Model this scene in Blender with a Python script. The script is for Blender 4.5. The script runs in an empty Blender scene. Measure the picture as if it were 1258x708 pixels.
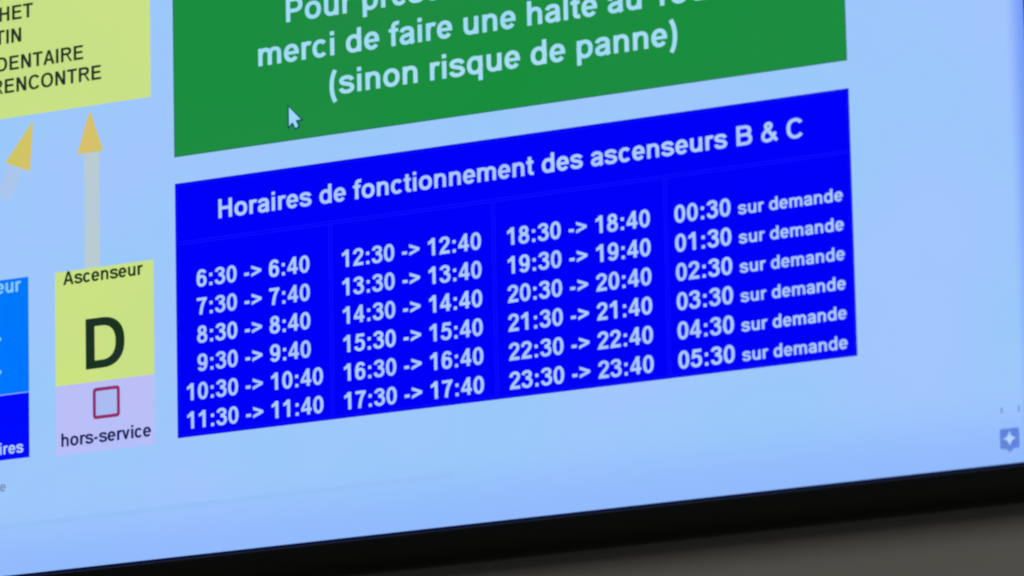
import bpy, math, random
from mathutils import Vector, Matrix
random.seed(7)
C = bpy.context.scene.collection
scene = bpy.context.scene

# ------------------------------------------------------------------ camera
# The television's own frame is in millimetres: x right, y up, z out of the glass,
# origin at the upper left corner of the timetable shown on the page.
BASE_Z = 1.90
def W(x, y, z=0.0):
    return Vector((x/1000.0, -z/1000.0, y/1000.0 + BASE_Z))
cam_d = bpy.data.cameras.new('camera'); cam = bpy.data.objects.new('camera', cam_d); C.objects.link(cam)
R = [[0.8824742667326174, -0.021561806430610696, -0.4698662118711858],
     [0.11494063827104695, 0.97854893617572, 0.17096967328509172],
     [0.45610066677058647, -0.20488305936024953, 0.8660225827070626]]
ax = [Vector((r[0], -r[2], r[1])) for r in R]
m = Matrix((ax[0], ax[1], ax[2])).transposed().to_4x4()
m.translation = W(1402.426, -621.740, 2353.502)
cam.matrix_world = m
cam_d.sensor_fit = 'HORIZONTAL'; cam_d.sensor_width = 36.0; cam_d.lens = 229.36
cam_d.clip_start = 0.05; cam_d.clip_end = 60.0
cam_d.dof.use_dof = True; cam_d.dof.focus_distance = 2.80; cam_d.dof.aperture_fstop = 16.0
scene.camera = cam

# ------------------------------------------------------------------ world, lamps, exposure
world = bpy.data.worlds.new('World'); scene.world = world; world.use_nodes = True
bg = world.node_tree.nodes['Background']
bg.inputs['Color'].default_value = (0.95, 0.97, 1.0, 1); bg.inputs['Strength'].default_value = 0.05
ld = bpy.data.lights.new('unseen_front_light', 'AREA'); ld.shape = 'RECTANGLE'; ld.size = 2.4; ld.size_y = 1.7  # unseen area light added in front, shaped for the shadow under the television
ld.energy = 14.0; ld.color = (1.0, 0.97, 0.89)
lo = bpy.data.objects.new('unseen_front_light', ld); C.objects.link(lo)
lo.location = (1.3, -2.8, 2.62)
lo.rotation_euler = (Vector((0.4, 0.0, 1.7)) - lo.location).to_track_quat('-Z', 'Y').to_euler()
vs = scene.view_settings
vs.view_transform = 'Standard'; vs.look = 'None'; vs.exposure = 0.0; vs.gamma = 1.0; vs.use_curve_mapping = False
scene.cycles.pixel_filter_type = 'BLACKMAN_HARRIS'; scene.cycles.filter_width = 2.35

# ------------------------------------------------------------------ materials
def lin(c):
    c = c/255.0
    return c/12.92 if c <= 0.04045 else ((c+0.055)/1.055)**2.4
def L3(c): return (lin(c[0]), lin(c[1]), lin(c[2]), 1.0)

def screen_mat(name, a, b=None, scale=14.0, edge=False, stripes=None):
    """lit LCD pixels: colour a, drifting a little towards b (uneven panel)"""
    mt = bpy.data.materials.new(name); mt.use_nodes = True
    nt = mt.node_tree; n = nt.nodes; l = nt.links
    n.clear()
    out = n.new('ShaderNodeOutputMaterial')
    pb = n.new('ShaderNodeBsdfPrincipled')
    pb.inputs['Base Color'].default_value = (0.0, 0.0, 0.0, 1)
    pb.inputs['Roughness'].default_value = 0.42
    pb.inputs['Specular IOR Level'].default_value = 0.03
    pb.inputs['Emission Strength'].default_value = 1.0
    l.new(pb.outputs[0], out.inputs[0])
    b = b or a
    tc = n.new('ShaderNodeTexCoord')
    no = n.new('ShaderNodeTexNoise'); no.inputs['Scale'].default_value = scale
    no.inputs['Detail'].default_value = 1.5; no.inputs['Roughness'].default_value = 0.45
    l.new(tc.outputs['Object'], no.inputs['Vector'])
    mr = n.new('ShaderNodeMapRange'); mr.inputs['From Min'].default_value = 0.3; mr.inputs['From Max'].default_value = 0.7
    l.new(no.outputs['Fac'], mr.inputs['Value'])
    mx = n.new('ShaderNodeMix'); mx.data_type = 'RGBA'
    mx.inputs['A'].default_value = L3(a); mx.inputs['B'].default_value = L3(b)
    l.new(mr.outputs['Result'], mx.inputs['Factor'])
    col = mx.outputs['Result']
    if stripes:
        wv = n.new('ShaderNodeTexWave'); wv.wave_type = 'BANDS'; wv.bands_direction = 'Z'
        wv.inputs['Scale'].default_value = stripes[0]; wv.inputs['Distortion'].default_value = 0.6
        wv.inputs['Detail'].default_value = 0.0
        l.new(tc.outputs['Object'], wv.inputs['Vector'])
        m2 = n.new('ShaderNodeMix'); m2.data_type = 'RGBA'
        m2.inputs['B'].default_value = L3(stripes[1])
        mm = n.new('ShaderNodeMath'); mm.operation = 'MULTIPLY'; mm.inputs[1].default_value = 0.8
        l.new(wv.outputs['Fac'], mm.inputs[0]); l.new(mm.outputs[0], m2.inputs['Factor']); l.new(col, m2.inputs['A'])
        col = m2.outputs['Result']
    if edge:
        # an edge-lit panel: the outer centimetres of the glass are a little bluer and dimmer
        sx = n.new('ShaderNodeSeparateXYZ'); l.new(tc.outputs['Object'], sx.inputs[0])
        def ramp(sock, v0, v1):
            r_ = n.new('ShaderNodeMapRange'); r_.interpolation_type = 'SMOOTHSTEP'
            r_.inputs['From Min'].default_value = v0; r_.inputs['From Max'].default_value = v1
            l.new(sock, r_.inputs['Value']); return r_.outputs['Result']
        r1 = ramp(sx.outputs['Z'], EDGE_Z + 0.034, EDGE_Z)
        r2 = ramp(sx.outputs['X'], EDGE_X - 0.009, EDGE_X)
        for r_, c_ , k in ((r1, (140, 180, 254), 0.7), (r2, (112, 150, 248), 0.9)):
            m3 = n.new('ShaderNodeMix'); m3.data_type = 'RGBA'; m3.inputs['B'].default_value = L3(c_)
            mm = n.new('ShaderNodeMath'); mm.operation = 'MULTIPLY'; mm.inputs[1].default_value = k
            l.new(r_, mm.inputs[0]); l.new(mm.outputs[0], m3.inputs['Factor']); l.new(col, m3.inputs['A'])
            col = m3.outputs['Result']
    l.new(col, pb.inputs['Emission Color'])
    return mt

def plain_mat(name, col, rough, spec=0.5, bump=0.0, bscale=900.0, vary=None):
    mt = bpy.data.materials.new(name); mt.use_nodes = True
    nt = mt.node_tree; pb = nt.nodes['Principled BSDF']
    pb.inputs['Base Color'].default_value = (*col, 1); pb.inputs['Roughness'].default_value = rough
    pb.inputs['Specular IOR Level'].default_value = spec
    tc = nt.nodes.new('ShaderNodeTexCoord')
    if bump:
        no = nt.nodes.new('ShaderNodeTexNoise'); no.inputs['Scale'].default_value = bscale; no.inputs['Detail'].default_value = 4
        nt.links.new(tc.outputs['Object'], no.inputs['Vector'])
        bp = nt.nodes.new('ShaderNodeBump'); bp.inputs['Strength'].default_value = bump; bp.inputs['Distance'].default_value = 0.0006
        nt.links.new(no.outputs['Fac'], bp.inputs['Height']); nt.links.new(bp.outputs[0], pb.inputs['Normal'])
    if vary:
        n2 = nt.nodes.new('ShaderNodeTexNoise'); n2.inputs['Scale'].default_value = 9.0; n2.inputs['Detail'].default_value = 5
        nt.links.new(tc.outputs['Object'], n2.inputs['Vector'])
        mx = nt.nodes.new('ShaderNodeMix'); mx.data_type = 'RGBA'
        mx.inputs['A'].default_value = (*col, 1); mx.inputs['B'].default_value = (*vary, 1)
        nt.links.new(n2.outputs['Fac'], mx.inputs['Factor']); nt.links.new(mx.outputs['Result'], pb.inputs['Base Color'])
    return mt

# screen rectangle (mm)
SX0, SX1, SY0, SY1 = -812.0, 398.3, -162.3, 518.5
BACK = -20.0
ROOT = (-207.0, -175.0, BACK)          # middle of the lower edge of the housing
EDGE_Z = (SY0 - ROOT[1])/1000.0; EDGE_X = (SX1 - ROOT[0])/1000.0

M = dict(
 page=screen_mat('lit_page_white', (153,201,250), (162,198,254), 15.0, edge=True),
 blue=screen_mat('lit_table_blue', (0,0,252), (0,0,246), 20.0),
 green=screen_mat('lit_notice_green', (33,138,68), (22,142,60), 9.0),
 yellow=screen_mat('lit_panel_yellow_green', (205,227,130), (197,223,136), 16.0),
 azure=screen_mat('lit_tile_azure', (0,116,255), (0,122,250), 20.0),
 royal=screen_mat('lit_tile_royal', (0,10,255), (0,6,248), 20.0),
 pink=screen_mat('lit_status_lavender', (180,191,250), (190,190,246), 22.0),
 rule=screen_mat('lit_rule_blue', (15,17,254)),
 border=screen_mat('lit_border_blue', (0,0,176)),
 txt_blue=screen_mat('lit_text_on_blue', (178,208,255), (170,197,255), 60.0),
 txt_green=screen_mat('lit_text_on_green', (156,218,248), (170,222,246), 60.0),
 txt_azure=screen_mat('lit_text_on_azure', (130,200,255)),
 txt_dark=screen_mat('lit_text_dark_green', (24,52,28), (32,46,46), 60.0),
 txt_navy=screen_mat('lit_text_navy', (20,28,88)),
 txt_grey=screen_mat('lit_text_grey', (118,148,188)),
 arrow=screen_mat('lit_arrow_ochre', (206,198,98), (216,192,108), 60.0),
 shaft=screen_mat('lit_arrow_shaft', (204,208,186), (192,204,208), 60.0, stripes=(247.0, (162,200,232))),
 shaft_faint=screen_mat('lit_arrow_shaft_faint', (176,198,228), (180,198,240), 60.0, stripes=(247.0, (160,198,248))),
 margin_glow=screen_mat('painted_margin_glow', (3,7,50)),
 noticeedge=screen_mat('lit_notice_edge', (22,104,92)),
 faint=screen_mat('lit_divider', (150,193,249)),
 maroon=screen_mat('lit_checkbox_maroon', (128,44,112), (166,46,92), 70.0),
 boxfill=screen_mat('lit_checkbox_inside', (170,188,243)),
 icon=screen_mat('lit_icon_slate_blue', (92,130,224), (106,136,212), 90.0),
 icontail=screen_mat('lit_icon_tail', (78,110,190)),
 iconstar=screen_mat('lit_icon_star', (182,214,255)),
 mark=screen_mat('lit_tick_grey', (112,142,200)),
 curs=screen_mat('lit_pointer_white', (158,216,252)),
 cursedge=screen_mat('lit_pointer_edge', (12,84,84)),
 bezel=plain_mat('black_satin_plastic', (0.0055, 0.0055, 0.004), 0.55, 0.25, 0.25, 700.0),
 shell=plain_mat('black_matt_shell', (0.012, 0.012, 0.011), 0.7, 0.2, 0.3, 500.0),
 steel=plain_mat('painted_steel', (0.03, 0.03, 0.03), 0.5),
 wall=plain_mat('grey_painted_wall', (0.50, 0.475, 0.425), 0.85, 0.2, 0.5, 160.0, vary=(0.46, 0.45, 0.40)),
)

# ------------------------------------------------------------------ mesh helpers
def tag(o, label=None, cat=None, kind=None):
    if label: o['label'] = label
    if cat: o['category'] = cat
    if kind: o['kind'] = kind
    return o

def link(name, verts, faces, mat, parent=None, smooth=False):
    me = bpy.data.meshes.new(name)
    me.from_pydata([tuple(v) for v in verts], [], faces); me.update()
    if mat: me.materials.append(mat)
    if smooth:
        for p in me.polygons: p.use_smooth = True
    o = bpy.data.objects.new(name, me); C.objects.link(o)
    if parent: o.parent = parent
    return o

def loc(x, y, z):           # television millimetres -> metres in the television's own space
    return ((x-ROOT[0])/1000.0, -(z-ROOT[2])/1000.0, (y-ROOT[1])/1000.0)

TH = 0.05                   # mm, height of each layer of print over the one below
def flat(name, polys, z, mat, parent):
    vv, ff = [], []
    for p in polys:
        a = sum(p[i][0]*p[(i+1) % len(p)][1]-p[(i+1) % len(p)][0]*p[i][1] for i in range(len(p)))
        q = p if a > 0 else p[::-1]
        ff.append(list(range(len(vv), len(vv)+len(q))))
        vv += [loc(x, y, z) for x, y in q]
    return link(name, vv, ff, mat, parent)
def rect(x0, y0, x1, y1): return [(x0,y0),(x1,y0),(x1,y1),(x0,y1)]

# ------------------------------------------------------------------ lettering (grotesque alphabet drawn as pen strokes)
class Pen:
    def __init__(s, w, h, bold): s.w, s.h, s.bold, s.p = w, h, bold, []
    def box(s, x0, y0, x1, y1): s.p.append(rect(x0, y0, x1, y1))
    def v(s, xc, y0, y1): s.box(xc-s.w/2, y0, xc+s.w/2, y1)
    def hz(s, yc, x0, x1): s.box(x0, yc-s.h/2, x1, yc+s.h/2)
    def poly(s, pts): s.p.append(list(pts))
    def strip(s, A, B):
        for i in range(len(A)-1): s.p.append([A[i], A[i+1], B[i+1], B[i]])
    def arc(s, cx, cy, rx, ry, a0=0, a1=360, n=2.2):
        N = max(8, int(abs(a1-a0)/9)); A, B = [], []
        for i in range(N+1):
            t = math.radians(a0+(a1-a0)*i/N); c, d = math.cos(t), math.sin(t)
            e = 2.0/n
            k = (math.copysign(abs(c)**e, c), math.copysign(abs(d)**e, d))
            A.append((cx+rx*k[0], cy+ry*k[1])); B.append((cx+(rx-s.w)*k[0], cy+(ry-s.h)*k[1]))
        s.strip(A, B)
    def st(s, path, w=None, h=None):
        w = w or s.w; h = h or s.h
        t = path.split(); i = 0; pts = []
        def xy(j): return (float(t[j]), float(t[j+1]))
        while i < len(t):
            k = t[i]
            if k == 'M' or k == 'L':
                p = xy(i+1); i += 3
                if k == 'L':
                    q = pts[-1]
                    for u in range(1, 4): pts.append((q[0]+(p[0]-q[0])*u/3, q[1]+(p[1]-q[1])*u/3))
                else: pts.append(p)
            else:
                a = pts[-1]; b, c, d = xy(i+1), xy(i+3), xy(i+5); i += 7
                for u in range(1, 11):
                    v_ = u/10; m_ = 1-v_
                    pts.append(tuple(m_**3*a[j]+3*m_*m_*v_*b[j]+3*m_*v_*v_*c[j]+v_**3*d[j] for j in (0, 1)))
        A, B = [], []
        for j, p in enumerate(pts):
            q0 = pts[max(j-1, 0)]; q1 = pts[min(j+1, len(pts)-1)]
            dx, dy = q1[0]-q0[0], q1[1]-q0[1]; ln = math.hypot(dx, dy) or 1
            nx, ny = -dy/ln, dx/ln
            A.append((p[0]+nx*w/2, p[1]+ny*h/2)); B.append((p[0]-nx*w/2, p[1]-ny*h/2))
        s.strip(A, B)

ADV_B = {' ':27.8,':':33.3,'-':33.3,'>':58.4,'(':33.3,')':33.3,'&':72.2,'B':72.2,'C':72.2,'D':72.2,'H':72.2,'P':66.7,'T':61.1,
 'A':72.2,'a':55.6,'b':61.1,'c':55.6,'d':61.1,'e':55.6,'f':33.3,'h':61.1,'i':27.8,'l':27.8,'m':88.9,'n':61.1,'o':61.1,'p':61.1,
 'q':61.1,'r':38.9,'s':55.6,'t':33.3,'u':61.1,'v':55.6}
for d in '0123456789': ADV_B[d] = 55.6
ADV_R = dict(ADV_B); ADV_R.update({'A':66.7,'D':72.2,'E':66.7,'H':72.2,'I':27.8,'N':72.2,'O':77.8,'R':72.2,'T':61.1,'C':72.2,
 'h':57.5,'n':57.5,'o':57.5,'c':52,'i':24,'r':35.5,'s':51.5,'u':57.5,'v':50,'e':55.6})

def glyph(ch, bold):
    P = Pen(13.9, 11.6, True) if bold else Pen(15.2, 11.8, False)
    w, h = P.w, P.h; ct = 71.6; g = ch
    if g == ' ': pass
    elif g == '0': P.arc(27.8, 35.4, 23.9, 36.6)
    elif g == '1':
        P.box(25, 0, 39, 71.9); P.poly([(7.5,46),(7.5,58.5),(16.5,62.5),(25,71.9)]); P.poly([(7.5,46),(25,71.9),(25.4,53.5),(17,49)])
        P.poly([(25.0,60),(25.0,71.9),(30,71.9)])
    elif g == '2': P.st('M 10.3 49.5 C 11 60 17.5 66.2 28 66.2 C 38.5 66.2 44.6 60 44.6 52 C 44.6 44 39 38 31 30.5 C 22 22 15 16 13 7'); P.poly([(3,0),(51.2,0),(51.2,12.6),(14,12.6),(6.3,9)])
    elif g == '3':
        P.st('M 9.6 53.5 C 11.5 62 18.5 66.2 27 66.2 C 36.5 66.2 43 61.5 43 54 C 43 46 36 41.5 22 41'); P.st('M 22 38.5 C 36 39 45.3 33 45.3 21.5 C 45.3 11 37.5 4.6 27 4.6 C 16 4.6 9.8 10.5 8.9 20')
    elif g == '4':
        P.v(37.4, 0, 72); P.box(2.5, 14.5, 51.8, 26.4); P.poly([(2.5,26.4),(30.5,71.9),(30.5,51.5),(15.2,26.4)]); P.poly([(2.5,24.5),(2.5,26.4),(15.2,26.4)])
    elif g == '5':
        P.box(14, 58.8, 49.3, 71); P.poly([(12.5,71),(24.6,71),(20,37.5),(6.8,33.8)]); P.st('M 12.5 38 C 17 42.5 22 43.6 28 43.6 C 39 43.6 45.3 35.5 45.3 24.5 C 45.3 12.5 38 4.6 27 4.6 C 16.5 4.6 10.3 10 9 19.5')
    elif g in '69':
        P.arc(28.2, 23.2, 23.5, 24.6); P.st('M 44.2 55.5 C 42.5 62 37 66.2 29.5 66.2 C 17 66.2 11.4 55 11.4 33 L 11.4 22')
        if g == '9': P.p = [[(55.6-x, 71-y) for x, y in q] for q in P.p]
    elif g == '7': P.box(4, 59.3, 51.6, 71.2); P.st('M 44 63 C 34 51 25 32 22.5 0')
    elif g == '8': P.arc(27.8, 53, 21, 19.3); P.arc(27.8, 20.4, 24.2, 21.8)
    elif g == ':': P.box(9.8,0,23.8,13.7); P.box(9.8,38.2,23.8,51.9)
    elif g == '-': P.box(5.3, 19.2, 28, 19.2+h*1.1)
    elif g == '>': P.poly([(5.5,46.5),(5.5,59.2),(53,40.8),(53,35.5),(36,35.5)]); P.poly([(5.5,24.5),(5.5,11.8),(53,30.2),(53,35.5),(36,35.5)])
    elif g == '(': P.st('M 24 72.8 C 7.5 50 7.5 2 24 -21', h=12)
    elif g == ')': P.st('M 9.3 72.8 C 25.8 50 25.8 2 9.3 -21', h=12)
    elif g == '&': P.st('M 66 3 C 54 14 38 35 27.5 47 C 20 56 22 66.5 33.5 66.5 C 45 66.5 46.5 56.5 40 50 C 34 43.5 11 38 11 20.5 C 11 10 18 4.8 28 4.8 C 42 4.8 55 17 58.5 34', w=13, h=12)
    elif g == 'A':
        a = ADV_B['A'] if bold else 66.7; c = a/2
        P.poly([(0.5,0),(0.5+w*1.06,0),(c+w*.35,ct),(c-w*.5,ct)]); P.poly([(a-.5,0),(a-.5-w*1.06,0),(c-w*.35,ct),(c+w*.5,ct)]); P.box(17,17,a-17,17+h)
    elif g == 'B':
        P.v(7.3+w/2, 0, ct); P.hz(ct-h/2, 7.3, 44); P.hz(37.5, 7.3, 44); P.hz(h/2, 7.3, 44)
        P.arc(41, 37.5-h/2+(ct-37.5+h/2)/2, 24.5, (ct-37.5+h/2)/2, -90, 90, 2.3); P.arc(41, (37.5+h/2)/2, 27.5, (37.5+h/2)/2, -90, 90, 2.3)
    elif g == 'C': P.arc(38.6, 35.8, 34, 37, 36, 324)
    elif g == 'D':
        P.v(7.3+w/2, 0, ct); P.hz(ct-h/2, 7.3, 33); P.hz(h/2, 7.3, 33); P.arc(32, 35.8, 35.3, 35.8, -90, 90, 2.35)
    elif g == 'E': P.v(7.3+w/2, 0, ct); P.hz(ct-h/2, 7.3, 60.5); P.hz(37.5, 7.3, 57.5); P.hz(h/2, 7.3, 62)
    elif g == 'H': P.v(7.3+w/2, 0, ct); P.v(64.9-w/2, 0, ct); P.hz(37.5, 7.3, 64)
    elif g == 'I': P.v(13.9, 0, ct)
    elif g == 'N': P.v(7.3+w/2, 0, ct); P.v(64.9-w/2, 0, ct); P.poly([(7.3,ct),(7.3+w*1.1,ct),(64.9,0),(64.9-w*1.1,0)])
    elif g == 'O': P.arc(38.9, 35.8, 35, 37)
    elif g == 'P': P.v(7.3+w/2, 0, ct); P.hz(ct-h/2, 7.3, 38); P.hz(27+h/2, 7.3, 38); P.arc(36.5, 49.3, 26, 22.3, -90, 90, 2.3)
    elif g == 'R':
        P.v(7.3+w/2, 0, ct); P.hz(ct-h/2, 7.3, 43); P.hz(32+h/2, 7.3, 43); P.arc(42, 51.8, 24.5, 19.8, -90, 90, 2.3)
        P.poly([(31,32+h),(42,32+h),(71,0),(58,0)])
    elif g == 'T': P.v(30.5, 0, ct); P.hz(ct-h/2, 2.2, 58.8)
    elif g == 'a': P.st('M 9.8 37 C 12 44.5 18 47.2 26.5 47.2 C 38.5 47.2 43.4 43 43.4 33 L 43.4 14 C 43.4 8 44.8 3.5 47 0'); P.st('M 43 29.5 C 34 26 10.2 28.5 10.2 15.2 C 10.2 8.5 15.5 4.4 23 4.4 C 34.5 4.4 43.3 10 43.3 22')
    elif g == 'b': P.v(13.5,0,ct); P.arc(31.2, 25.9, 25.6, 27.1)
    elif g == 'c':
        if bold: P.arc(29.2, 25.9, 25.4, 27.1, 40, 320)
        else: P.arc(28, 25.9, 24.4, 27.1, 36, 324)
    elif g == 'd': P.v(54.5-w/2,0,ct); P.arc(29.6, 25.9, 25.6, 27.1)
    elif g == 'e': P.arc(28, 25.9, 24.8, 27.1, -10, -36+360, 2.15); P.box(7, 21.3, 51.8, 21.3+h*.82)
    elif g == 'f': P.st('M 35.3 66.6 C 31 67.6 15.9 70 15.9 56 L 15.9 0'); P.box(1.2, 51.9-h*.88, 32.2, 51.9)
    elif g == 'h': P.v(13.5,0,ct); P.st('M 13.6 28 C 15 42 22.5 46.7 31.5 46.7 C 42 46.7 47.6 41 47.6 31 L 47.6 0')
    elif g == 'i': P.v(13.9,0,51.9); P.box(13.9-w/2,59.6,13.9+w/2,71.6)
    elif g == 'l': P.v(13.9,0,ct)
    elif g == 'm': P.v(13,0,51.9); P.st('M 13.2 29 C 14 42 20.5 46.7 28.5 46.7 C 38 46.7 44.4 42 44.4 33 L 44.4 0'); P.st('M 44.6 30 C 45.5 42.5 52 46.7 60 46.7 C 70 46.7 75.8 42 75.8 32 L 75.8 0')
    elif g == 'n': P.v(13.5,0,51.9); P.st('M 13.6 28 C 15 42 22.5 46.7 31.5 46.7 C 42 46.7 47.6 41 47.6 31 L 47.6 0')
    elif g == 'o': P.arc((30.5 if bold else 28.7), 25.9, (26.8 if bold else 26), 27.1)
    elif g == 'p': P.v(13.5,-19.9,51.9); P.arc(31.4, 25.9, 25.6, 27.1)
    elif g == 'q': P.v(54.5-w/2,-19.9,51.9); P.arc(29.6, 25.9, 25.6, 27.1)
    elif g == 'r': P.v(13.4,0,51.9); P.st('M 13.6 27 C 13.6 41 19.5 47 27 46.9 C 31 46.9 34.5 46 37.5 44.6')
    elif g == 's': P.st('M 46 37 C 43.5 44 37 47.2 28 47.2 C 18 47.2 10.3 44.5 10.3 38 C 10.3 30.5 20 29.3 28 27.3 C 38 25 46.2 22.5 46.2 15 C 46.2 8 38 4.6 28 4.6 C 17 4.6 10.3 8.5 8.8 16')
    elif g == 't': P.st('M 15.6 66.5 L 15.6 15 C 15.6 6.5 20.5 4 31.5 5.8'); P.box(1.5, 51.9-h*.88, 30.8, 51.9)
    elif g == 'u':
        P.v(47.6,0,51.9); P.st('M 47.4 24 C 46 10 38.5 5.2 29.6 5.2 C 19 5.2 13.5 11 13.5 21 L 13.5 51.9')
    elif g == 'v':
        a = 55.6 if bold else 50
        P.poly([(.8,51.9),(.8+w*1.02,51.9),(a/2+w*.42,0),(a/2-w*.42,0)]); P.poly([(a-.8,51.9),(a-.8-w*1.02,51.9),(a/2-w*.42,0),(a/2+w*.42,0)])
    else: raise ValueError(g)
    if not bold and g in 'hnu':
        k = 57.5/61.1; P.p = [[(x*k, y) for x, y in q] for q in P.p]
    return P.p

def layout(s, bold):
    adv = ADV_B if bold else ADV_R
    x = 0; polys = []
    for i, ch in enumerate(s):
        if i and s[i-1] == 'T' and ch == 'o': x -= 7.4
        polys += [[(px+x, py) for px, py in q] for q in glyph(ch, bold)]
        x += adv[ch]
    return polys

def text(name, s, mat, parent, y, z, xl=None, xr=None, em=None, bold=True, label=None):
    """ink runs from xl to xr along the baseline y (mm); with em given, one end is enough"""
    polys = layout(s, bold)
    xs = [p[0] for q in polys for p in q]; a, b = min(xs), max(xs)
    if em is None:
        k = (xr-xl)/(b-a); ky = k
    else:
        ky = em/100.0; k = ky if (xl is None or xr is None) else (xr-xl)/(b-a)
    if xl is None: xl = xr-(b-a)*k
    pass
    polys = [[(xl+(px-a)*k, y+py*ky) for px, py in q] for q in polys]
    o = flat(name, polys, z, mat, parent)
    o['label'] = label or ('lettering that reads ' + s)
    return o

# ------------------------------------------------------------------ the wall
def box_faces(o=0):
    return [[o+i for i in f] for f in ((0,3,2,1),(4,5,6,7),(0,1,5,4),(1,2,6,5),(2,3,7,6),(3,0,4,7))]
def boxv(x0,x1,y0,y1,z0,z1): return [(x0,y0,z0),(x1,y0,z0),(x1,y1,z0),(x0,y1,z0),(x0,y0,z1),(x1,y0,z1),(x1,y1,z1),(x0,y1,z1)]
WALL_Y = 0.021                       # the plaster stands this far behind the glass
wl = link('wall', boxv(-4.5, 4.5, WALL_Y, WALL_Y+0.15, 0.0, 3.4), box_faces(), M['wall'])
tag(wl, 'plain grey painted wall behind and below the screen', kind='structure')

# ------------------------------------------------------------------ the television
tv = bpy.data.objects.new('television', None); C.objects.link(tv)
tv.location = W(*ROOT); tv.empty_display_size = 0.1
tag(tv, 'large wall mounted display with thin black bezel showing a French lift timetable page', 'television')

# bezel: a profile swept round the glass, corners rounded
prof = [(0.9,-0.9),(1.1,-0.9),(1.1,-0.2),(1.3,0.5),(2.4,1.5),(9.0,1.8),(12.5,1.2),(14.6,0.0),(15.6,-1.6),(16.0,-4.0),(15.4,-6.5),(13.8,-8.0)]
def sweep(name, prof, mat, seg=6):
    vv, ff = [], []; ring = 4*(seg+1)
    for d, z in prof:
        for ci, (cx, cy) in enumerate(((SX1,SY1),(SX0,SY1),(SX0,SY0),(SX1,SY0))):
            for k in range(seg+1):
                t = math.radians(90*ci + 90*k/seg); r_ = max(d, 0.02)
                if d < 0:
                    sx = -1 if cx == SX0 else 1; sy = -1 if cy == SY0 else 1
                    vv.append(loc(cx+sx*d, cy+sy*d, z)); continue
                vv.append(loc(cx+r_*math.cos(t), cy+r_*math.sin(t), z))
    for i in range(len(prof)-1):
        for j in range(ring):
            a = i*ring+j; b = i*ring+(j+1) % ring
            ff.append([a, b, b+ring, a+ring])
    o = link(name, vv, ff, mat, tv, smooth=True)
    return o, ring
bez, ring = sweep('bezel', prof, M['bezel'])
# shell behind the bezel, its edges drawn in towards the wall
prof2 = [(13.8,-8.0),(8.0,-9.0),(2.0,-10.5),(1.0,-12.5),(0.1,-18.5),(-25.0,-20.0)]
sh, ring = sweep('rear_housing', prof2, M['shell'])
me = sh.data
import bmesh
bm = bmesh.new(); bm.from_mesh(me); bm.verts.ensure_lookup_table()
bm.faces.new([bm.verts[(len(prof2)-1)*ring+j] for j in range(ring)])
bm.to_mesh(me); bm.free()
mnt = link('wall_bracket', [loc(*v) for v in boxv(-407,-7,60,300,-20.9,-19.9)], box_faces(), M['steel'], tv)

# added strip between lit pixels and bezel, its navy glow painted as emission
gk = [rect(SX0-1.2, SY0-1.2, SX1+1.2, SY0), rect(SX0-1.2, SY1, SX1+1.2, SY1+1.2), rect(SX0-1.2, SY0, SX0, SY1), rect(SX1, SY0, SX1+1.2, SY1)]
flat('glass_margin', gk, -0.5, M['margin_glow'], tv)
# ---- the page on the glass
page = flat('screen_panel', [rect(SX0, SY0, SX1, SY1)], -0.5, M['page'], tv)
tag(page, 'pale blue-white lit page filling the glass')
Z0 = -0.5
z1, z2, z3, z4 = Z0+TH, Z0+2*TH, Z0+3*TH, Z0+4*TH

# thin grey-blue page divider near the bottom, stray letter, corner ticks and badge, mouse pointer
tag(flat('divider_line', [rect(-400, -142.2, 133, -139.8)], z1, M['faint'], page), 'faint grey-blue divider across the lower page')
text('footer_text', 'e', M['txt_grey'], page, -125.3, z1, xr=-86.7, em=6.2, bold=False)
def bubble():
    x0, x1, y0, y1, r = 381.0, 389.4, -156.3, -148.1, 0.7
    pts = []
    for cx, cy, a0 in ((x1-r,y1-r,0),(x0+r,y1-r,90),(x0+r,y0+r,180)):
        pts += [(cx+r*math.cos(math.radians(a0+t)), cy+r*math.sin(math.radians(a0+t))) for t in (0,30,60,90)]
    pts += [(383.6,y0),(385.2,-157.9),(386.8,y0)]
    pts += [(x1-r+r*math.cos(math.radians(270+t)), y0+r+r*math.sin(math.radians(270+t))) for t in (0,30,60,90)]
    return pts
tag(flat('badge_icon', [bubble()], z1, M['icon'], page), 'small slate blue speech bubble badge in the lower right corner')
star = []
for k in range(4):
    a = math.radians(90*k)
    for u in range(6):
        t = u/6; # concave side between two tips
        p0 = (math.cos(a), math.sin(a)); p2 = (math.cos(a+math.pi/2), math.sin(a+math.pi/2)); c = (0.13*(p0[0]+p2[0]), 0.13*(p0[1]+p2[1]))
        star.append(tuple((1-t)**2*p0[j]+2*t*(1-t)*c[j]+t*t*p2[j] for j in (0,1)))
sp = []
for i in range(len(star)):
    q, q2 = star[i], star[(i+1) % len(star)]
    sp.append([(385.2, -152.2), (385.2+q[0]*3.0, -152.2+q[1]*3.3), (385.2+q2[0]*3.0, -152.2+q2[1]*3.3)])
tag(flat('star_mark', sp, z2, M['iconstar'], page), 'pale four-pointed star on the badge')
for x in (382.2, 389.6):
    flat('tick_mark', [rect(x-.35, -141.8, x+.35, -139.4)], z1, M['mark'], page)

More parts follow.
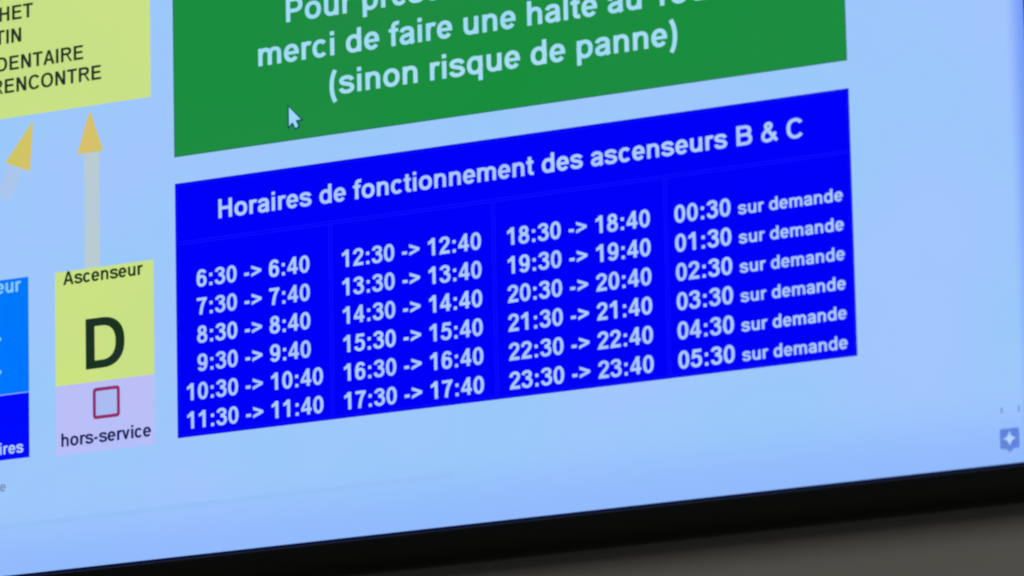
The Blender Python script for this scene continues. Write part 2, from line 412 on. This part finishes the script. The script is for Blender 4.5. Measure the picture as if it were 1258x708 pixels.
# ---- timetable
TT = (0.0, -111.3, 319.8, 0.0)
tt = flat('timetable', [rect(*TT)], z1, M['blue'], tv)
tag(tt, 'saturated blue timetable of lifts B and C with pale lettering')
def frame(x0,y0,x1,y1,t): return [rect(x0,y0,x1,y0+t),rect(x0,y1-t,x1,y1),rect(x0,y0+t,x0+t,y1-t),rect(x1-t,y0+t,x1,y1-t)]
tag(flat('table_border', frame(*TT, .35), z2, M['border'], tt), 'dark thin outer border of the blue table')
flat('table_border', frame(TT[0]+1.0, TT[1]+1.0, TT[2]-1.0, TT[3]-1.0, .3), z2, M['rule'], tt)
for yy in (-25.9, -27.1): flat('table_rule', [rect(1.4, yy-.18, 318.4, yy+.18)], z2, M['rule'], tt)
for xx in (76.2, 154.6, 235.0):
    for dx in (-.65, .65):
        flat('table_rule', [rect(xx+dx-.2, -110.2, xx+dx+.2, -27.5)], z2, M['rule'], tt)
text('heading_text', 'Horaires de fonctionnement des ascenseurs B & C', M['txt_blue'], tt, -17.8, z3, xl=21.6, xr=298.5)
PITCH = 12.26; Y1 = -46.5
cols = [
 (('6:30 -> 6:40','7:30 -> 7:40','8:30 -> 8:40','9:30 -> 9:40','10:30 -> 10:40','11:30 -> 11:40'), None),
 (('12:30 -> 12:40','13:30 -> 13:40','14:30 -> 14:40','15:30 -> 15:40','16:30 -> 16:40','17:30 -> 17:40'), (81.8,148.6)),
 (('18:30 -> 18:40','19:30 -> 19:40','20:30 -> 20:40','21:30 -> 21:40','22:30 -> 22:40','23:30 -> 23:40'), (160.7,228.0)),
]
def place(s, cx, y, em):
    polys = layout(s, True); xs = [p[0] for q in polys for p in q]
    # centre on the advance box, as a browser does
    wd = sum(ADV_B[c] for c in s)*em/100; x0 = cx-wd/2
    P_ = [[(x0+px*em/100, y+py*em/100) for px, py in q] for q in polys]
    o = flat('time_text', P_, z3, M['txt_blue'], tt); o['label'] = 'time slot lettering that reads ' + s
EM = 10.30
for j, (rows, _) in enumerate(cols):
    cx = (38.1, 115.0, 194.2)[j]
    for i, s in enumerate(rows): place(s, cx, Y1-i*PITCH, EM)
for i in range(6):
    y = Y1-i*PITCH
    text('time_text', '0%d:30' % i, M['txt_blue'], tt, y, z3, xl=239.1, xr=264.8, label='on-demand time that reads 0%d:30' % i)
    text('demand_text', 'sur demande', M['txt_blue'], tt, y, z3, xl=268.2, xr=315.6)

# ---- green notice
no = flat('notice_panel', [rect(-0.15, 11.7, 319.5, 132.0)], z1, M['green'], tv)
tag(no, 'green notice panel above the blue timetable')
flat('notice_edge', frame(-0.15, 11.7, 319.5, 132.0, .4), z2, M['noticeedge'], no)
text('notice_text', 'Pour preserver', M['txt_green'], no, 63.8, z2, xl=56.3, em=14.75)
text('notice_text', 'merci de faire une halte au Tour', M['txt_green'], no, 46.3, z2, xl=42.3, em=14.75)
text('notice_text', '(sinon risque de panne)', M['txt_green'], no, 28.9, z2, xl=77.1, xr=242.6)
# mouse pointer over the notice
tip = (57.05, 26.4)
cur = [(0,0),(0,-8.3),(1.75,-6.7),(3.1,-9.5),(4.45,-8.9),(3.2,-6.1),(5.7,-6.0)]
ed = [(-.75,1.3),(-.75,-9.6),(1.6,-8.1),(2.7,-10.5),(5.5,-9.3),(4.4,-6.9),(7.2,-6.7)]
pts = lambda P_: [(tip[0]+x, tip[1]+y) for x, y in P_]
tag(flat('pointer_outline', [pts(ed)], z3, M['cursedge'], page), 'dark outline of the mouse pointer')
tag(flat('mouse_pointer', [pts(cur)], z4, M['curs'], page), 'pale arrow mouse pointer over the green notice')

# ---- yellow destination panel, upper left
dp = flat('destination_panel', [rect(-150.0, 40.1, -11.6, 150.0)], z1, M['yellow'], tv)
tag(dp, 'yellow-green panel with dark capitals in the upper left')
text('destination_text', 'HET', M['txt_dark'], dp, 83.9, z2, xl=-88.6, xr=-71.2, bold=False)
text('destination_text', 'TIN', M['txt_dark'], dp, 73.6, z2, xr=-77.3, em=9.0, bold=False)
text('destination_text', 'DENTAIRE', M['txt_dark'], dp, 61.4, z2, xr=-45.6, em=9.0, bold=False)
text('destination_text', 'RENCONTRE', M['txt_dark'], dp, 51.3, z2, xr=-36.6, em=9.0, bold=False)

# ---- arrows
def arrow(head, shaft, lab, sm='shaft'):
    h = flat('flow_arrow', [head], z1, M['arrow'], tv); h['label'] = lab
    flat('arrow_shaft', [shaft], z1, M[sm], h)
arrow([(-42.5,38.4),(-49.2,19.3),(-35.9,19.3)], [(-45.7,19.3),(-38.0,19.3),(-38.0,-31.7),(-45.7,-31.7)], 'upright ochre arrowhead on a pale hatched shaft')
arrow([(-71.6,37.4),(-86.0,20.2),(-73.2,14.8)], [(-84.0,19.4),(-76.8,16.3),(-83.6,3.2),(-91.0,5.6)], 'slanting ochre arrowhead pointing up to the panel', 'shaft_faint')

# ---- lift tile D with status under it
td = flat('lift_tile', [rect(-61.0, -82.1, -11.2, -31.9)], z1, M['yellow'], tv)
tag(td, 'yellow-green tile with a large letter D')
text('tile_text', 'Ascenseur', M['txt_dark'], td, -37.9, z2, xl=-56.8, xr=-16.3, bold=False)
text('tile_letter', 'D', M['txt_dark'], td, -76.4, z2, xl=-45.6, xr=-26.0, em=31.0)
sp_ = flat('status_panel', [rect(-61.0, -112.6, -11.2, -82.1)], z1, M['pink'], tv)
tag(sp_, 'lavender status strip under the letter D tile')
def rr(x0,y0,x1,y1,r):
    out = []
    for cx, cy, a0 in ((x1-r,y1-r,0),(x0+r,y1-r,90),(x0+r,y0+r,180),(x1-r,y0+r,270)):
        out += [(cx+r*math.cos(math.radians(a0+t)), cy+r*math.sin(math.radians(a0+t))) for t in (0,30,60,90)]
    return out
A_, B_ = rr(-42.2,-98.6,-28.6,-84.9,1.5), rr(-40.7,-97.1,-30.1,-86.4,.5)
flat('checkbox_inside', [rr(-40.7,-97.1,-30.1,-86.4,.5)], z2, M['boxfill'], sp_)
tag(flat('checkbox', [[A_[i],A_[(i+1)%16],B_[(i+1)%16],B_[i]] for i in range(16)], z3, M['maroon'], sp_), 'empty maroon outlined square')
text('status_text', 'hors-service', M['txt_navy'], sp_, -108.9, z2, xl=-58.3, xr=-13.2, bold=False)

# ---- lift tile C, cut by the left edge of the photograph
tc_ = flat('lift_tile', [rect(-124.2, -82.7, -74.5, -31.9)], z1, M['azure'], tv)
tag(tc_, 'azure tile at the left edge of the view')
text('tile_text', 'Ascenseur', M['txt_azure'], tc_, -37.9, z2, xr=-78.1, em=8.75, bold=False)
text('tile_letter', 'C', M['txt_azure'], tc_, -76.4, z2, xr=-88.3, em=31.0)
tr_ = flat('status_panel', [rect(-124.2, -111.6, -74.5, -83.0)], z1, M['royal'], tv)
tag(tr_, 'royal blue strip under the azure tile')
text('status_text', 'voir horaires', M['txt_blue'], tr_, -109.1, z2, xr=-77.6, em=7.2)
